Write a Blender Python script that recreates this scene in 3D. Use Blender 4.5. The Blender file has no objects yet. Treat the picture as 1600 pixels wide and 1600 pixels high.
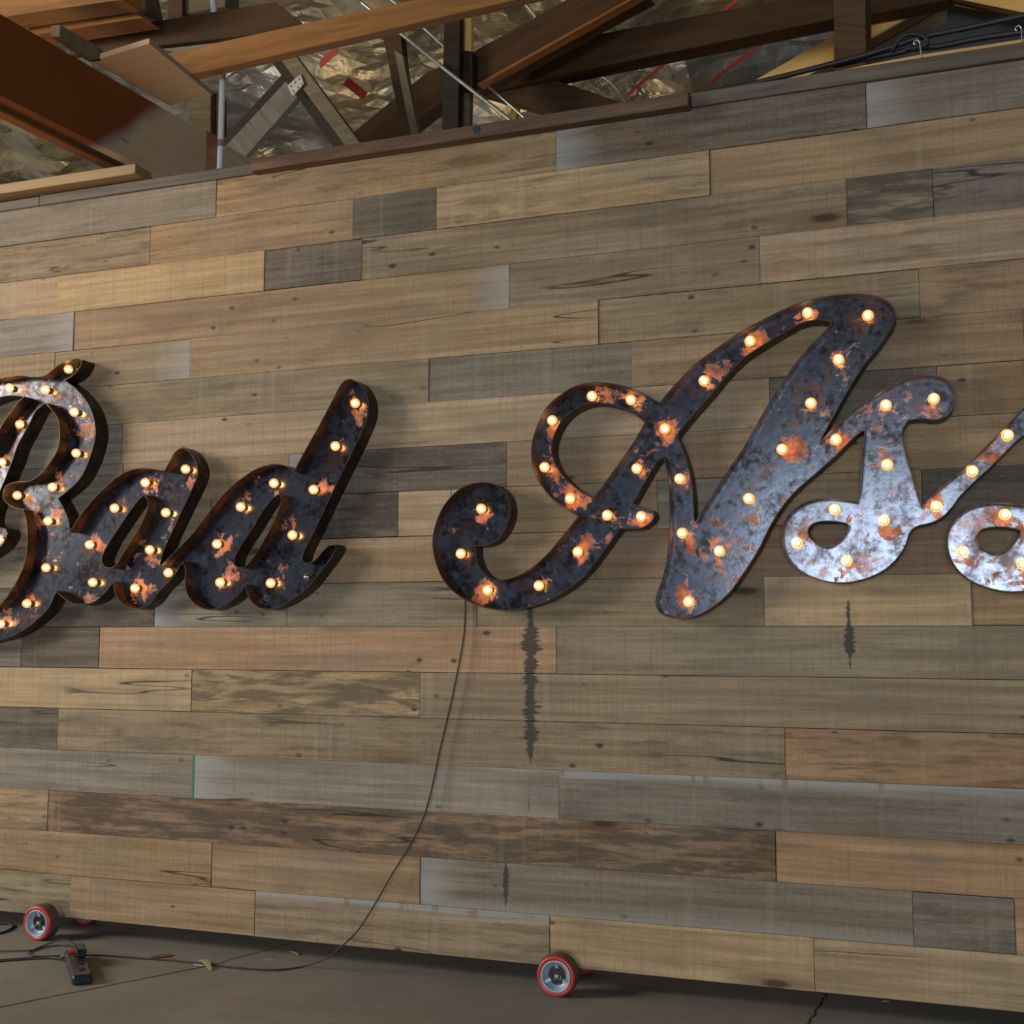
import bpy, bmesh, math, random
from mathutils import Vector, Matrix, noise
from mathutils.geometry import delaunay_2d_cdt
random.seed(7)
SC = bpy.context.scene
COL = SC.collection
ZF = 0.058                       # height of the rolling wall's lower edge above the floor

# ------------------------------------------------------------------ camera
F = 1846.0
YAW, PITCH, ROLL = -0.34270923, 0.10225277, 0.00064303
CAMPOS = Vector((0.0, -3.2600825, 0.9266925 + ZF))
cy, sy, cp, sp = math.cos(YAW), math.sin(YAW), math.cos(PITCH), math.sin(PITCH)
FW = Vector((sy*cp, cy*cp, sp)); RI = Vector((cy, -sy, 0)); UP = RI.cross(FW)
RI, UP = (math.cos(ROLL)*RI + math.sin(ROLL)*UP), (-math.sin(ROLL)*RI + math.cos(ROLL)*UP)
cd = bpy.data.cameras.new('camera'); cam = bpy.data.objects.new('camera', cd); COL.objects.link(cam)
cd.sensor_fit = 'HORIZONTAL'; cd.sensor_width = 36; cd.lens = F/1600*36; cd.clip_start = .05; cd.clip_end = 100
M3 = Matrix((RI, UP, -FW)).transposed()
cam.matrix_world = Matrix.Translation(CAMPOS) @ M3.to_4x4()
SC.camera = cam
SC.cycles.max_bounces = 6; SC.cycles.diffuse_bounces = 3; SC.cycles.glossy_bounces = 3; SC.cycles.transparent_max_bounces = 6

# ------------------------------------------------------------------ light and exposure
vs = SC.view_settings
vs.view_transform = 'Standard'; vs.look = 'None'; vs.gamma = 1; vs.use_curve_mapping = False; vs.exposure = 0.12
w = bpy.data.worlds.new('world'); SC.world = w; w.use_nodes = True
w.node_tree.nodes['Background'].inputs[0].default_value = (.70, .80, 1.0, 1)
w.node_tree.nodes['Background'].inputs[1].default_value = .23
def area(name, loc, target, sx, sz, power, col):
    d = bpy.data.lights.new(name, 'AREA'); d.shape = 'RECTANGLE'; d.size = sx; d.size_y = sz; d.energy = power; d.color = col
    o = bpy.data.objects.new(name, d); COL.objects.link(o); o.location = loc
    o.rotation_euler = (Vector(target)-Vector(loc)).to_track_quat('-Z', 'Y').to_euler(); return o
area('daylight_doorway', (.25, -10.5, 1.32), (.2, 0, 1.3), 3.9, 2.2, 340, (.80, .90, 1.0))       # open roll-up door behind the camera
area('daylight_side_door', (-7.6, -3.4, 3.0), (-.6, 0, 1.0), 2.2, 2.4, 330, (1.0, .93, .80))     # tall side opening on the left
s2 = bpy.data.lights.new('yellow_board_fill', 'SPOT'); s2.energy = 20; s2.color = (1.0, .74, .42); s2.spot_size = math.radians(34); s2.spot_blend = .7; s2.shadow_soft_size = .1
s2o = bpy.data.objects.new('yellow_board_fill', s2); COL.objects.link(s2o); s2o.location = (1.7, .9, 2.4)      # added unseen warm spot that brightens the yellow board
s2o.rotation_euler = (Vector((.3, 1.75, 3.2))-s2o.location).to_track_quat('-Z', 'Y').to_euler()
area('foil_fill', (-2.9, 2.4, 1.5), (-2.6, 2.2, 4.0), 1.6, .6, 14, (1.0, .88, .70))         # added fill, hidden behind the rolling wall to light the foil
sd = bpy.data.lights.new('uplight', 'SPOT'); sd.energy = 48; sd.color = (1.0, .60, .30); sd.spot_size = math.radians(62); sd.spot_blend = .8; sd.shadow_soft_size = .15
so = bpy.data.objects.new('uplight', sd); COL.objects.link(so); so.location = (-3.0, -1.9, 1.3)       # warm work light pointing up at the rafters
so.rotation_euler = (Vector((-2.5, -.15, 3.0))-so.location).to_track_quat('-Z', 'Y').to_euler()

# ------------------------------------------------------------------ measuring helpers: photo pixel -> point in the place
def ray(x, y): return FW + RI*((x-800)/F) - UP*((y-800)/F)
def at(x, y, Y=0.0):
    d = ray(x, y); return CAMPOS + d*((Y-CAMPOS.y)/d.y)
def atz(x, y, z):
    d = ray(x, y); return CAMPOS + d*((z-CAMPOS.z)/d.z)
BA = math.radians(6)
BY = Vector((math.sin(BA), math.cos(BA), 0)); BX = Vector((math.cos(BA), -math.sin(BA), 0))
def atb(x, y, dep):              # point on the building's own cross plane (the building is turned 6 deg from the rolling wall)
    d = ray(x, y); return CAMPOS + d*((dep-CAMPOS.dot(BY))/d.dot(BY))

# ------------------------------------------------------------------ object helpers
def link(name, me, m=None, parent=None):
    o = bpy.data.objects.new(name, me); COL.objects.link(o)
    if m is not None and not me.materials: me.materials.append(m)
    if parent is not None: o.parent = parent
    return o
def bmobj(name, bm, m=None, parent=None, smooth=False, origin=None):
    bmesh.ops.recalc_face_normals(bm, faces=bm.faces)
    if origin is not None: bmesh.ops.translate(bm, verts=bm.verts, vec=-Vector(origin))
    me = bpy.data.meshes.new(name); bm.to_mesh(me); bm.free()
    if smooth:
        for p in me.polygons: p.use_smooth = True
    o = link(name, me, m, parent)
    if origin is not None:
        o.location = Vector(origin)
    return o
def empty(name, loc=(0, 0, 0)):
    o = bpy.data.objects.new(name, None); COL.objects.link(o); o.location = loc; o.empty_display_size = .1; return o
def tag(o, label=None, cat=None, group=None, kind=None):
    if label: o['label'] = label
    if cat: o['category'] = cat
    if group: o['group'] = group
    if kind: o['kind'] = kind
    return o
def adopt(child, parent):        # parent in place, parent is an unrotated Empty
    child.parent = parent; child.location = child.location - parent.location
    return child
def box_bm(x0, x1, y0, y1, z0, z1, bev=0, bm=None):
    bm = bm or bmesh.new()
    r = bmesh.ops.create_cube(bm, size=1)
    for v in r['verts']:
        v.co = Vector(((x0+x1)/2+v.co.x*(x1-x0), (y0+y1)/2+v.co.y*(y1-y0), (z0+z1)/2+v.co.z*(z1-z0)))
    if bev:
        es = list({e for v in r['verts'] for e in v.link_edges})
        bmesh.ops.bevel(bm, geom=es, offset=bev, segments=1, affect='EDGES')
    return bm
def prism_bm(pts, vec, bev=0, bm=None):
    bm = bm or bmesh.new(); vec = Vector(vec)
    a = [bm.verts.new(p) for p in pts]; b = [bm.verts.new(Vector(p)+vec) for p in pts]
    n = len(pts); bm.faces.new(a); bm.faces.new(b[::-1])
    for i in range(n): bm.faces.new((a[i], b[i], b[(i+1) % n], a[(i+1) % n]))
    if bev: bmesh.ops.bevel(bm, geom=list({e for v in a+b for e in v.link_edges}), offset=bev, segments=1, affect='EDGES')
    return bm
def tube_bm(pts, rad, seg=8, bm=None, cap=True):
    bm = bm or bmesh.new(); pts = [Vector(p) for p in pts]; n = len(pts)
    rads = rad if isinstance(rad, (list, tuple)) else [rad]*n
    t0 = (pts[1]-pts[0]).normalized(); ref = Vector((0, 0, 1)) if abs(t0.z) < .9 else Vector((1, 0, 0))
    nrm = t0.cross(ref).normalized(); rings = []
    for i in range(n):
        t = (pts[min(i+1, n-1)]-pts[max(i-1, 0)]).normalized()
        nrm = (nrm - t*nrm.dot(t)).normalized(); b = t.cross(nrm)
        rings.append([bm.verts.new(pts[i]+(nrm*math.cos(2*math.pi*k/seg)+b*math.sin(2*math.pi*k/seg))*rads[i]) for k in range(seg)])
    for i in range(n-1):
        for k in range(seg):
            bm.faces.new((rings[i][k], rings[i][(k+1) % seg], rings[i+1][(k+1) % seg], rings[i+1][k]))
    if cap: bm.faces.new(rings[0][::-1]); bm.faces.new(rings[-1])
    return bm
def lathe_bm(prof, center, seg=24, bm=None):     # profile of (radius, y) about the y axis
    bm = bm or bmesh.new(); cx, cyy, cz = center; rings = []
    for r, y in prof:
        if r < 1e-6: rings.append([bm.verts.new((cx, cyy+y, cz))])
        else: rings.append([bm.verts.new((cx+r*math.cos(2*math.pi*k/seg), cyy+y, cz+r*math.sin(2*math.pi*k/seg))) for k in range(seg)])
    for a, b in zip(rings, rings[1:]):
        for k in range(seg):
            k2 = (k+1) % seg
            if len(a) == 1 and len(b) == 1: continue
            if len(a) == 1: bm.faces.new((a[0], b[k], b[k2]))
            elif len(b) == 1: bm.faces.new((a[k], b[0], a[k2]))
            else: bm.faces.new((a[k], b[k], b[k2], a[k2]))
    return bm
def catmull(pts, sub=5, closed=False):
    out = []; n = len(pts)
    for i in range(n if closed else n-1):
        p = [pts[(i+k) % n] if closed else pts[min(max(i+k, 0), n-1)] for k in (-1, 0, 1, 2)]
        for s in range(sub):
            t = s/sub
            out.append(.5*((2*p[1])+(p[2]-p[0])*t+(2*p[0]-5*p[1]+4*p[2]-p[3])*t*t+(3*p[1]-p[0]-3*p[2]+p[3])*t**3))
    if not closed: out.append(pts[-1])
    return out

# ------------------------------------------------------------------ materials
class NT:
    def __init__(s, name):
        s.m = bpy.data.materials.new(name); s.m.use_nodes = True; s.t = s.m.node_tree
        s.b = s.t.nodes['Principled BSDF']; s.out = s.t.nodes['Material Output']
    def n(s, typ, **kw):
        nd = s.t.nodes.new(typ)
        for k, v in kw.items(): setattr(nd, k, v)
        return nd
    def put(s, sock, v):
        if hasattr(v, 'is_linked') or hasattr(v, 'links'): s.t.links.new(v, sock)
        else: sock.default_value = v
    def math(s, op, a, b=0.0, c=None, clamp=False):
        nd = s.n('ShaderNodeMath', operation=op, use_clamp=clamp); s.put(nd.inputs[0], a); s.put(nd.inputs[1], b)
        if c is not None: s.put(nd.inputs[2], c)
        return nd.outputs[0]
    def vmath(s, op, a, b):
        nd = s.n('ShaderNodeVectorMath', operation=op); s.put(nd.inputs[0], a); s.put(nd.inputs[1], b); return nd.outputs[0]
    def noise(s, v, scale, detail=3, rough=.55, dist=0.0):
        nd = s.n('ShaderNodeTexNoise'); s.put(nd.inputs['Vector'], v); nd.inputs['Scale'].default_value = scale
        nd.inputs['Detail'].default_value = detail; nd.inputs['Roughness'].default_value = rough; nd.inputs['Distortion'].default_value = dist
        return nd.outputs[0]
    def vor(s, v, scale, rnd=1.0):
        nd = s.n('ShaderNodeTexVoronoi'); s.put(nd.inputs['Vector'], v); nd.inputs['Scale'].default_value = scale; nd.inputs['Randomness'].default_value = rnd
        return nd
    def smooth(s, v, a, b, lo=0.0, hi=1.0):
        nd = s.n('ShaderNodeMapRange', interpolation_type='SMOOTHSTEP'); s.put(nd.inputs[0], v)
        nd.inputs[1].default_value = a; nd.inputs[2].default_value = b; nd.inputs[3].default_value = lo; nd.inputs[4].default_value = hi
        return nd.outputs[0]
    def mix(s, f, a, b, mode='MIX'):
        nd = s.n('ShaderNodeMix', data_type='RGBA', blend_type=mode); s.put(nd.inputs[0], f)
        s.put(nd.inputs[6], a if not isinstance(a, tuple) else (*a, 1)); s.put(nd.inputs[7], b if not isinstance(b, tuple) else (*b, 1))
        return nd.outputs[2]
    def attr(s, name, typ='OBJECT'):
        return s.n('ShaderNodeAttribute', attribute_name=name, attribute_type=typ)
    def bump(s, h, strength, dist):
        nd = s.n('ShaderNodeBump'); s.put(nd.inputs['Height'], h); nd.inputs['Strength'].default_value = strength; nd.inputs['Distance'].default_value = dist
        s.t.links.new(nd.outputs[0], s.b.inputs['Normal'])
    def col(s, c): s.put(s.b.inputs['Base Color'], c if not isinstance(c, tuple) else (*c, 1))
    def set(s, **kw):
        for k, v in kw.items(): s.put(s.b.inputs[k.replace('_', ' ')], v)
def lin(r, g, b):
    f = lambda c: ((c/255+.055)/1.055)**2.4 if c > 10 else c/255/12.92
    return (f(r), f(g), f(b))

def plain(name, c, rough=.6, metal=0.0, var=.25, scale=30, spec=.5, bump=0.0):
    m = NT(name); tc = m.n('ShaderNodeTexCoord').outputs['Object']
    nz = m.noise(tc, scale, 4)
    m.col(m.mix(nz, tuple(x*(1-var) for x in c), tuple(min(1, x*(1+var)) for x in c)))
    m.set(Roughness=rough, Metallic=metal); m.b.inputs['Specular IOR Level'].default_value = spec
    if bump: m.bump(nz, bump, .002)
    return m.m

def plank_material():
    m = NT('reclaimed_plank')
    oc = m.n('ShaderNodeTexCoord').outputs['Object']; oi = m.n('ShaderNodeObjectInfo')
    wp = m.n('ShaderNodeNewGeometry').outputs['Position']
    off = m.n('ShaderNodeCombineXYZ'); m.put(off.inputs[0], m.math('MULTIPLY', oi.outputs['Random'], 91.7)); m.put(off.inputs[2], m.math('MULTIPLY', oi.outputs['Random'], 47.3))
    v = m.vmath('ADD', oc, off.outputs[0])
    def sc(x, y, z): return m.vmath('MULTIPLY', v, (x, y, z))
    base = m.attr('tint').outputs['Color']
    stain = m.attr('stain').outputs['Fac']
    # long wandering grain
    warp = m.noise(sc(.9, 1, 5), 1.0, 2)
    g1 = m.noise(sc(1.6, 4, 46), 1.0, 5, .62, .35)
    g2 = m.noise(sc(4.5, 6, 190), 1.0, 3, .6)
    wv = m.n('ShaderNodeTexWave', wave_type='BANDS', bands_direction='Z', wave_profile='SAW'); m.put(wv.inputs['Vector'], sc(.55, 1, 5.5))
    wv.inputs['Scale'].default_value = 1.6; wv.inputs['Distortion'].default_value = 7.5; wv.inputs['Detail'].default_value = 2.2; wv.inputs['Detail Scale'].default_value = .9
    saw = m.noise(sc(120, 4, 2.2), 1.0, 2, .7)
    saw2 = m.noise(sc(19, 4, .6), 1.0, 2, .6)
    blot = m.noise(sc(2.6, 3, 8), 1.0, 4, .62, .6)
    blot2 = m.noise(sc(4.2, 3, 30), 1.0, 6, .7, .35)
    spk = m.noise(sc(60, 4, 130), 1.0, 3, .75)
    c = m.mix(m.smooth(g1, .28, .72), m.mix(.40, base, (0, 0, 0)), m.mix(.07, base, (1, .95, .85)))
    c = m.mix(m.math('MULTIPLY', m.smooth(wv.outputs[1], .62, 1.0), .26), c, m.mix(.55, base, (.10, .05, .02)))
    c = m.mix(m.math('MULTIPLY', m.smooth(g2, .5, .8), .22), c, m.mix(.6, base, (.02, .016, .012)))
    drift = m.noise(sc(2.2, 2, 5), 1.0, 5, .6, .4)
    c = m.mix(m.math('MULTIPLY', m.smooth(drift, .5, .3), .38), c, m.mix(.75, base, (.03, .022, .014)))
    c = m.mix(m.math('MULTIPLY', m.smooth(drift, .55, .75), .16), c, (.50, .44, .34))
    # tonal drift between warm and weathered grey
    grey = m.mix(m.noise(sc(1.3, 2, 3.5), 1.0, 3), (.125, .11, .088), (.21, .19, .155))
    c = m.mix(m.math('MULTIPLY', m.smooth(blot, .45, .72), .42), c, grey)
    warm = m.noise(sc(1.9, 3, 11), 1.0, 3, .6, .5)
    c = m.mix(m.math('MULTIPLY', m.smooth(warm, .52, .75), .38), c, m.mix(.5, base, (.30, .15, .055)))
    # dark stains
    dm = m.math('MULTIPLY', m.smooth(m.math('ADD', blot2, m.math('MULTIPLY', stain, .20)), .58, .74), m.math('ADD', m.math('MULTIPLY', stain, .75), .22), clamp=True)
    c = m.mix(m.math('MULTIPLY', dm, .82), c, (.050, .040, .029))
    # saw marks
    c = m.mix(m.math('MULTIPLY', m.smooth(saw, .45, .72), .34), c, m.mix(.55, base, (.03, .026, .02)))
    c = m.mix(m.math('MULTIPLY', m.smooth(spk, .5, .72), .30), c, m.mix(.6, base, (.02, .016, .012)))
    c = m.mix(m.math('MULTIPLY', m.smooth(spk, .46, .3), .16), c, (.42, .38, .29))
    c = m.mix(m.math('MULTIPLY', m.smooth(saw2, .62, .7), .08), c, m.mix(.5, base, (.8, .75, .62)))
    # knots
    kv = m.vor(m.vmath('ADD', sc(1.7, .01, 6.2), m.n('ShaderNodeCombineXYZ').outputs[0]), 1.0, 1.0)
    kd = m.math('ADD', kv.outputs['Distance'], m.math('MULTIPLY', m.math('SUBTRACT', blot2, .5), .10))
    keep = m.smooth(m.n('ShaderNodeSeparateColor').outputs[0], 0, 1)
    sepc = m.n('ShaderNodeSeparateColor'); m.put(sepc.inputs[0], kv.outputs['Color'])
    keep = m.math('GREATER_THAN', sepc.outputs[0], .5)
    kn = m.math('MULTIPLY', m.smooth(kd, .095, .04), keep); halo = m.math('MULTIPLY', m.smooth(kd, .30, .05), keep)
    c = m.mix(m.math('MULTIPLY', halo, .5), c, (.12, .06, .025)); c = m.mix(m.math('MULTIPLY', kn, .85), c, (.045, .024, .013))
    # nail holes with black iron smears, in clusters
    nv = m.vor(sc(14, .01, 24), 1.0, .9)
    sepn = m.n('ShaderNodeSeparateColor'); m.put(sepn.inputs[0], nv.outputs['Color'])
    clus = m.smooth(m.noise(sc(2.4, 1, .4), 1.0, 1), .50, .57)
    nl = m.math('MULTIPLY', m.math('MULTIPLY', m.smooth(m.math('ADD', nv.outputs['Distance'], m.math('MULTIPLY', m.math('SUBTRACT', g1, .5), .3)), .25, .12), m.math('GREATER_THAN', sepn.outputs[1], .45)), clus)
    c = m.mix(m.math('MULTIPLY', nl, .85), c, (.02, .02, .02))
    # long cracks
    cr = m.math('ABSOLUTE', m.math('SUBTRACT', m.noise(sc(.45, 1, 8), 1.0, 3, .5), .5))
    crm = m.math('MULTIPLY', m.smooth(cr, .0065, .001), m.smooth(m.noise(sc(.9, 1, 2), 1.0, 1), .56, .62))
    c = m.mix(m.math('MULTIPLY', crm, .85), c, (.02, .015, .01))
    # bleached ends / edges, green or yellow paint on cut ends
    gen = m.n('ShaderNodeSeparateXYZ'); m.put(gen.inputs[0], m.n('ShaderNodeTexCoord').outputs['Generated'])
    ls = m.n('ShaderNodeSeparateXYZ'); m.put(ls.inputs[0], oc)
    half = m.attr('halflen').outputs['Fac']
    dr = m.math('SUBTRACT', half, ls.outputs[0]); dl = m.math('ADD', half, ls.outputs[0])
    jit = m.math('MULTIPLY', m.math('SUBTRACT', blot2, .5), .10)
    br = m.math('MULTIPLY', m.smooth(m.math('ADD', dr, jit), .16, 0), m.attr('bleach_right').outputs['Fac'])
    bl = m.math('MULTIPLY', m.smooth(m.math('ADD', dl, jit), .16, 0), m.attr('bleach_left').outputs['Fac'])
    bt = m.math('MULTIPLY', m.math('MULTIPLY', m.smooth(m.math('ADD', gen.outputs[2], m.math('MULTIPLY', m.math('SUBTRACT', g1, .5), .3)), .72, 1.0), m.smooth(saw2, .68, .62)), m.attr('bleach_top').outputs['Fac'])
    bb = m.math('MULTIPLY', m.smooth(m.math('ADD', gen.outputs[2], m.math('MULTIPLY', m.math('SUBTRACT', g1, .5), .3)), .25, 0.0), m.attr('bleach_bottom').outputs['Fac'])
    bsum = m.math('MAXIMUM', m.math('MAXIMUM', br, bl), m.math('MAXIMUM', bt, bb))
    c = m.mix(m.math('MULTIPLY', bsum, m.smooth(g1, .15, .6, .35, .85)), c, (.35, .34, .315))
    c = m.mix(m.math('MULTIPLY', m.smooth(m.math('ADD', dr, m.math('MULTIPLY', jit, .1)), .010, .007), m.attr('paint').outputs['Fac']), c, (.06, .20, .085))
    # dark tar runs crossing several planks (real marks on the boards)
    ws = m.n('ShaderNodeSeparateXYZ'); m.put(ws.inputs[0], wp)
    zz = m.n('ShaderNodeCombineXYZ'); m.put(zz.inputs[2], ws.outputs[2])
    zj = m.vmath('MULTIPLY', zz.outputs[0], (0, 0, 1))
    n_s = m.noise(zj, 14, 2)
    for (px, y0, y1, wid) in ((829, 950, 1196, .024), (1327, 945, 1052, .013), (790, 1352, 1428, .011), (826, 1245, 1282, .005)):
        a = at(px, y0); b = at(px, y1); z1, z0 = a.z, b.z
        sd_ = m.math('SUBTRACT', ws.outputs[0], (a.x+b.x)/2); d = m.math('ABSOLUTE', sd_)
        zk = m.n('ShaderNodeCombineXYZ'); m.put(zk.inputs[2], ws.outputs[2]); m.put(zk.inputs[0], m.math('MULTIPLY', m.math('SIGN', sd_), .37)); n_f = m.noise(zk.outputs[0], 110, 3, .8)
        env = m.math('MULTIPLY', m.smooth(ws.outputs[2], z0-.01, z0+.09), m.smooth(ws.outputs[2], z1+.03, z1-.04))
        wd = m.math('MULTIPLY', m.math('MULTIPLY', m.smooth(n_f, .22, .78, .15, 1.7), m.smooth(n_s, .35, .6, .35, 1.1)), m.math('MULTIPLY', env, wid))
        hit = m.math('LESS_THAN', m.math('ADD', d, .0006), wd)
        c = m.mix(m.math('MULTIPLY', hit, .88), c, (.040, .038, .036))
    m.col(c); m.set(Roughness=m.smooth(g1, .2, .8, .62, .86)); m.b.inputs['Specular IOR Level'].default_value = .28
    h = m.math('ADD', m.math('MULTIPLY', g1, .6), m.math('ADD', m.math('MULTIPLY', saw, .22), m.math('MULTIPLY', m.math('ADD', crm, kn), -.5)))
    m.bump(h, .35, .0022)
    return m.m
MPLANK = plank_material()

def timber_mat(name, c, dark=.55, rough=.6, gx=1.0):
    m = NT(name); tc = m.n('ShaderNodeTexCoord').outputs['Object']
    oi = m.n('ShaderNodeObjectInfo')
    off = m.n('ShaderNodeCombineXYZ'); m.put(off.inputs[0], m.math('MULTIPLY', oi.outputs['Random'], 50))
    v = m.vmath('ADD', tc, off.outputs[0])
    g = m.noise(m.vmath('MULTIPLY', v, (2.2, 26, 26)), 1, 5, .6, .8)
    g2 = m.noise(m.vmath('MULTIPLY', v, (7, 110, 110)), 1, 3)
    b = m.noise(v, 3.2, 3)
    cc = m.mix(m.smooth(g, .3, .7), tuple(x*dark for x in c), c)
    cc = m.mix(m.math('MULTIPLY', g2, .25), cc, tuple(x*.4 for x in c)); cc = m.mix(m.math('MULTIPLY', b, .35), cc, tuple(x*.55 for x in c))
    kv = m.vor(m.vmath('MULTIPLY', v, (3.2, 9, 9)), 1.0); sp = m.n('ShaderNodeSeparateColor'); m.put(sp.inputs[0], kv.outputs['Color'])
    kn = m.math('MULTIPLY', m.smooth(kv.outputs['Distance'], .12, .04), m.math('GREATER_THAN', sp.outputs[0], .72))
    cc = m.mix(m.math('MULTIPLY', kn, .8), cc, tuple(x*.25 for x in c))
    m.b.inputs['Specular IOR Level'].default_value = .2
    m.col(cc); m.set(Roughness=rough); m.bump(g, .3, .002); return m.m
T_ORANGE = timber_mat('warm_lit_fir_timber', (.34, .13, .035))  # orange of warm light from below is put into the wood colour
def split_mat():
    t = timber_mat('half_warm_lit_beam_timber', (.72, .52, .31), .8); nt = t.node_tree; b = nt.nodes['Principled BSDF']; src = b.inputs['Base Color'].links[0].from_socket
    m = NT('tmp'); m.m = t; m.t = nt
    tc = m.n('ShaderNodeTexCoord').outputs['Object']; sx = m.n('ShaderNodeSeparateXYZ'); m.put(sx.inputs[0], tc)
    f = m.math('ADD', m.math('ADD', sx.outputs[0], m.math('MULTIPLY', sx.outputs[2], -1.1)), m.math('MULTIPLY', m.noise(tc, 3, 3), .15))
    c = m.mix(m.smooth(f, SPL-.09, SPL+.05), (.22, .07, .017), (1, 1, 1)); g = m.mix(1.0, src, c, 'MULTIPLY'); g2 = m.mix(m.smooth(f, SPL-.09, SPL+.05), m.mix(.5, g, c), g)  # warm lamplight on the near part, daylight beyond, painted into the colour
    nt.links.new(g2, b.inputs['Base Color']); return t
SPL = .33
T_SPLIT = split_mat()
T_BEAM = timber_mat('fir_beam_timber', (.34, .155, .045))
T_DARK = timber_mat('dark_truss_timber', (.075, .034, .012))
T_BLACK = timber_mat('near_black_timber', (.035, .022, .014))
T_TAN = timber_mat('tan_stud_timber', (.21, .165, .10))
T_GREY = timber_mat('grey_stud_timber', (.20, .185, .15))
T_YELLOW = timber_mat('yellow_fir_board', (.86, .52, .17), .85)
T_PINE = timber_mat('pale_pine_timber', (.42, .29, .155), .75)
T_OLIVE = timber_mat('olive_post_timber', (.15, .11, .055))
T_RAIL = timber_mat('weathered_cap_timber', (.22, .135, .085), .35)
T_RAILB = timber_mat('brown_grey_cap_timber', (.20, .15, .115), .5)
T_RAILG = timber_mat('grey_cap_timber', (.17, .145, .115), .5)
M_PLY = timber_mat('plywood_sheet', (.58, .40, .26), .88)
M_PLATE = plain('galvanised_nail_plate', (.35, .35, .34), .4, .8, .2, 60)
M_CONDW = plain('white_conduit', (.55, .56, .58), .4, 0, .1)
M_COND = plain('steel_conduit', (.42, .43, .42), .35, .8, .2)
M_BLACK = plain('black_rubber_cable', (.018, .018, .02), .5, 0, .3)
M_CORD = plain('dark_brown_cord', (.030, .024, .018), .55, 0, .3)
M_BACK = plain('backing_board', (.05, .04, .03), .8)
M_RED = plain('red_polyurethane_tread', (.42, .035, .025), .38, 0, .2, 12, .6)
M_TREAD = plain('worn_brown_tread', (.12, .085, .075), .7, 0, .3, 40)
M_HUB = plain('cast_hub_metal', (.36, .42, .50), .45, .35, .2, 60, .5, .3)
M_HUBD = plain('dark_axle_metal', (.05, .05, .055), .5, .4, .3)
M_STEEL = plain('bright_steel', (.6, .58, .55), .3, .9, .1)

def foil_material():
    m = NT('foil_insulation'); tc = m.n('ShaderNodeTexCoord').outputs['Object']
    a = m.noise(tc, 1.7, 3, .5, 1.4); b = m.noise(tc, 7, 3, .5, 1.0)
    gold = m.noise(tc, 1.1, 2)
    c = m.mix(m.smooth(gold, .36, .56), (.35, .35, .34), (.46, .36, .20))
    m.col(m.mix(m.smooth(a, .35, .6), m.mix(.5, c, (.10, .09, .07)), c))
    m.set(Roughness=m.smooth(b, .3, .7, .28, .5), Metallic=.6)
    m.bump(m.math('ADD', a, m.math('MULTIPLY', b, .35)), 1.0, .045); return m.m
M_FOIL = foil_material()

def floor_material():
    m = NT('concrete_floor'); tc = m.n('ShaderNodeTexCoord').outputs['Object']
    a = m.noise(tc, 1.3, 5, .6); b = m.noise(tc, 9, 5, .7); f = m.noise(tc, 70, 3)
    s = m.n('ShaderNodeSeparateXYZ'); m.put(s.inputs[0], tc)
    c = m.mix(m.smooth(a, .35, .65), (.19, .18, .165), (.26, .235, .20))
    c = m.mix(m.math('MULTIPLY', m.smooth(b, .45, .7), .5), c, (.155, .155, .15))
    br = m.noise(m.vmath('MULTIPLY', tc, (1.2, 3.2, 1)), 2.0, 4, .6, .8)
    c = m.mix(m.math('MULTIPLY', m.smooth(br, .52, .68), .45), c, (.21, .155, .115))
    c = m.mix(m.math('MULTIPLY', m.smooth(f, .55, .8), .25), c, (.22, .21, .19))
    v = m.vor(tc, 26); c = m.mix(m.math('MULTIPLY', m.smooth(v.outputs['Distance'], .06, .03), .6), c, (.42, .40, .37))
    m.col(c); m.set(Roughness=m.smooth(b, .3, .7, .55, .8)); m.bump(m.math('ADD', b, m.math('MULTIPLY', f, .3)), .25, .004); return m.m
M_FLOOR = floor_material()
M_JOINT = plain('dark_floor_joint', (.03, .028, .025), .9)

def face_material():
    m = NT('patinated_sign_steel'); tc = m.n('ShaderNodeTexCoord').outputs['Object']
    rust = m.attr('rust', 'GEOMETRY').outputs['Fac']
    big = m.noise(tc, 7, 5, .62, .4); fine = m.noise(tc, 55, 5, .7); st = m.noise(m.vmath('MULTIPLY', tc, (1, 1, 1)), 22, 5, .68, .7)
    mot = m.noise(tc, 14, 6, .7, .5)
    mf = m.math('ADD', m.math('MULTIPLY', mot, .6), m.math('MULTIPLY', fine, .4))
    steel = m.mix(m.smooth(mf, .40, .56), (.026, .020, .020), (.100, .110, .136))
    n1 = m.math('ADD', m.math('MULTIPLY', big, .5), m.math('MULTIPLY', st, .5)); n1 = m.math('ADD', m.math('MULTIPLY', m.math('SUBTRACT', n1, .5), 1.35), .5)
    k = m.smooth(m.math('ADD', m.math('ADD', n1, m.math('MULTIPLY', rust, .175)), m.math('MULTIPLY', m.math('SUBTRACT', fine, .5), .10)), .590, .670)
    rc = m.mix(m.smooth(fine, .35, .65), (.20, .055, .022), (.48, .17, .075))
    g3 = m.noise(m.vmath('ADD', tc, (3.1, 0, 7.7)), 16, 6, .72, .5)
    k2 = m.math('MULTIPLY', m.smooth(g3, .53, .63), .75); steel = m.mix(k2, steel, (.105, .048, .038))
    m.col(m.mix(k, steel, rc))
    m.set(Metallic=m.math('MULTIPLY', m.math('SUBTRACT', 1.0, k), .88), Roughness=m.math('ADD', m.smooth(mot, .3, .7, .25, .16), m.math('ADD', m.math('MULTIPLY', k2, .06), m.math('MULTIPLY', k, .32))))
    m.bump(m.math('ADD', m.math('MULTIPLY', k, .5), m.math('ADD', m.math('MULTIPLY', fine, .35), m.math('MULTIPLY', big, .25))), .14, .003)
    return m.m
M_FACE = face_material()
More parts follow.
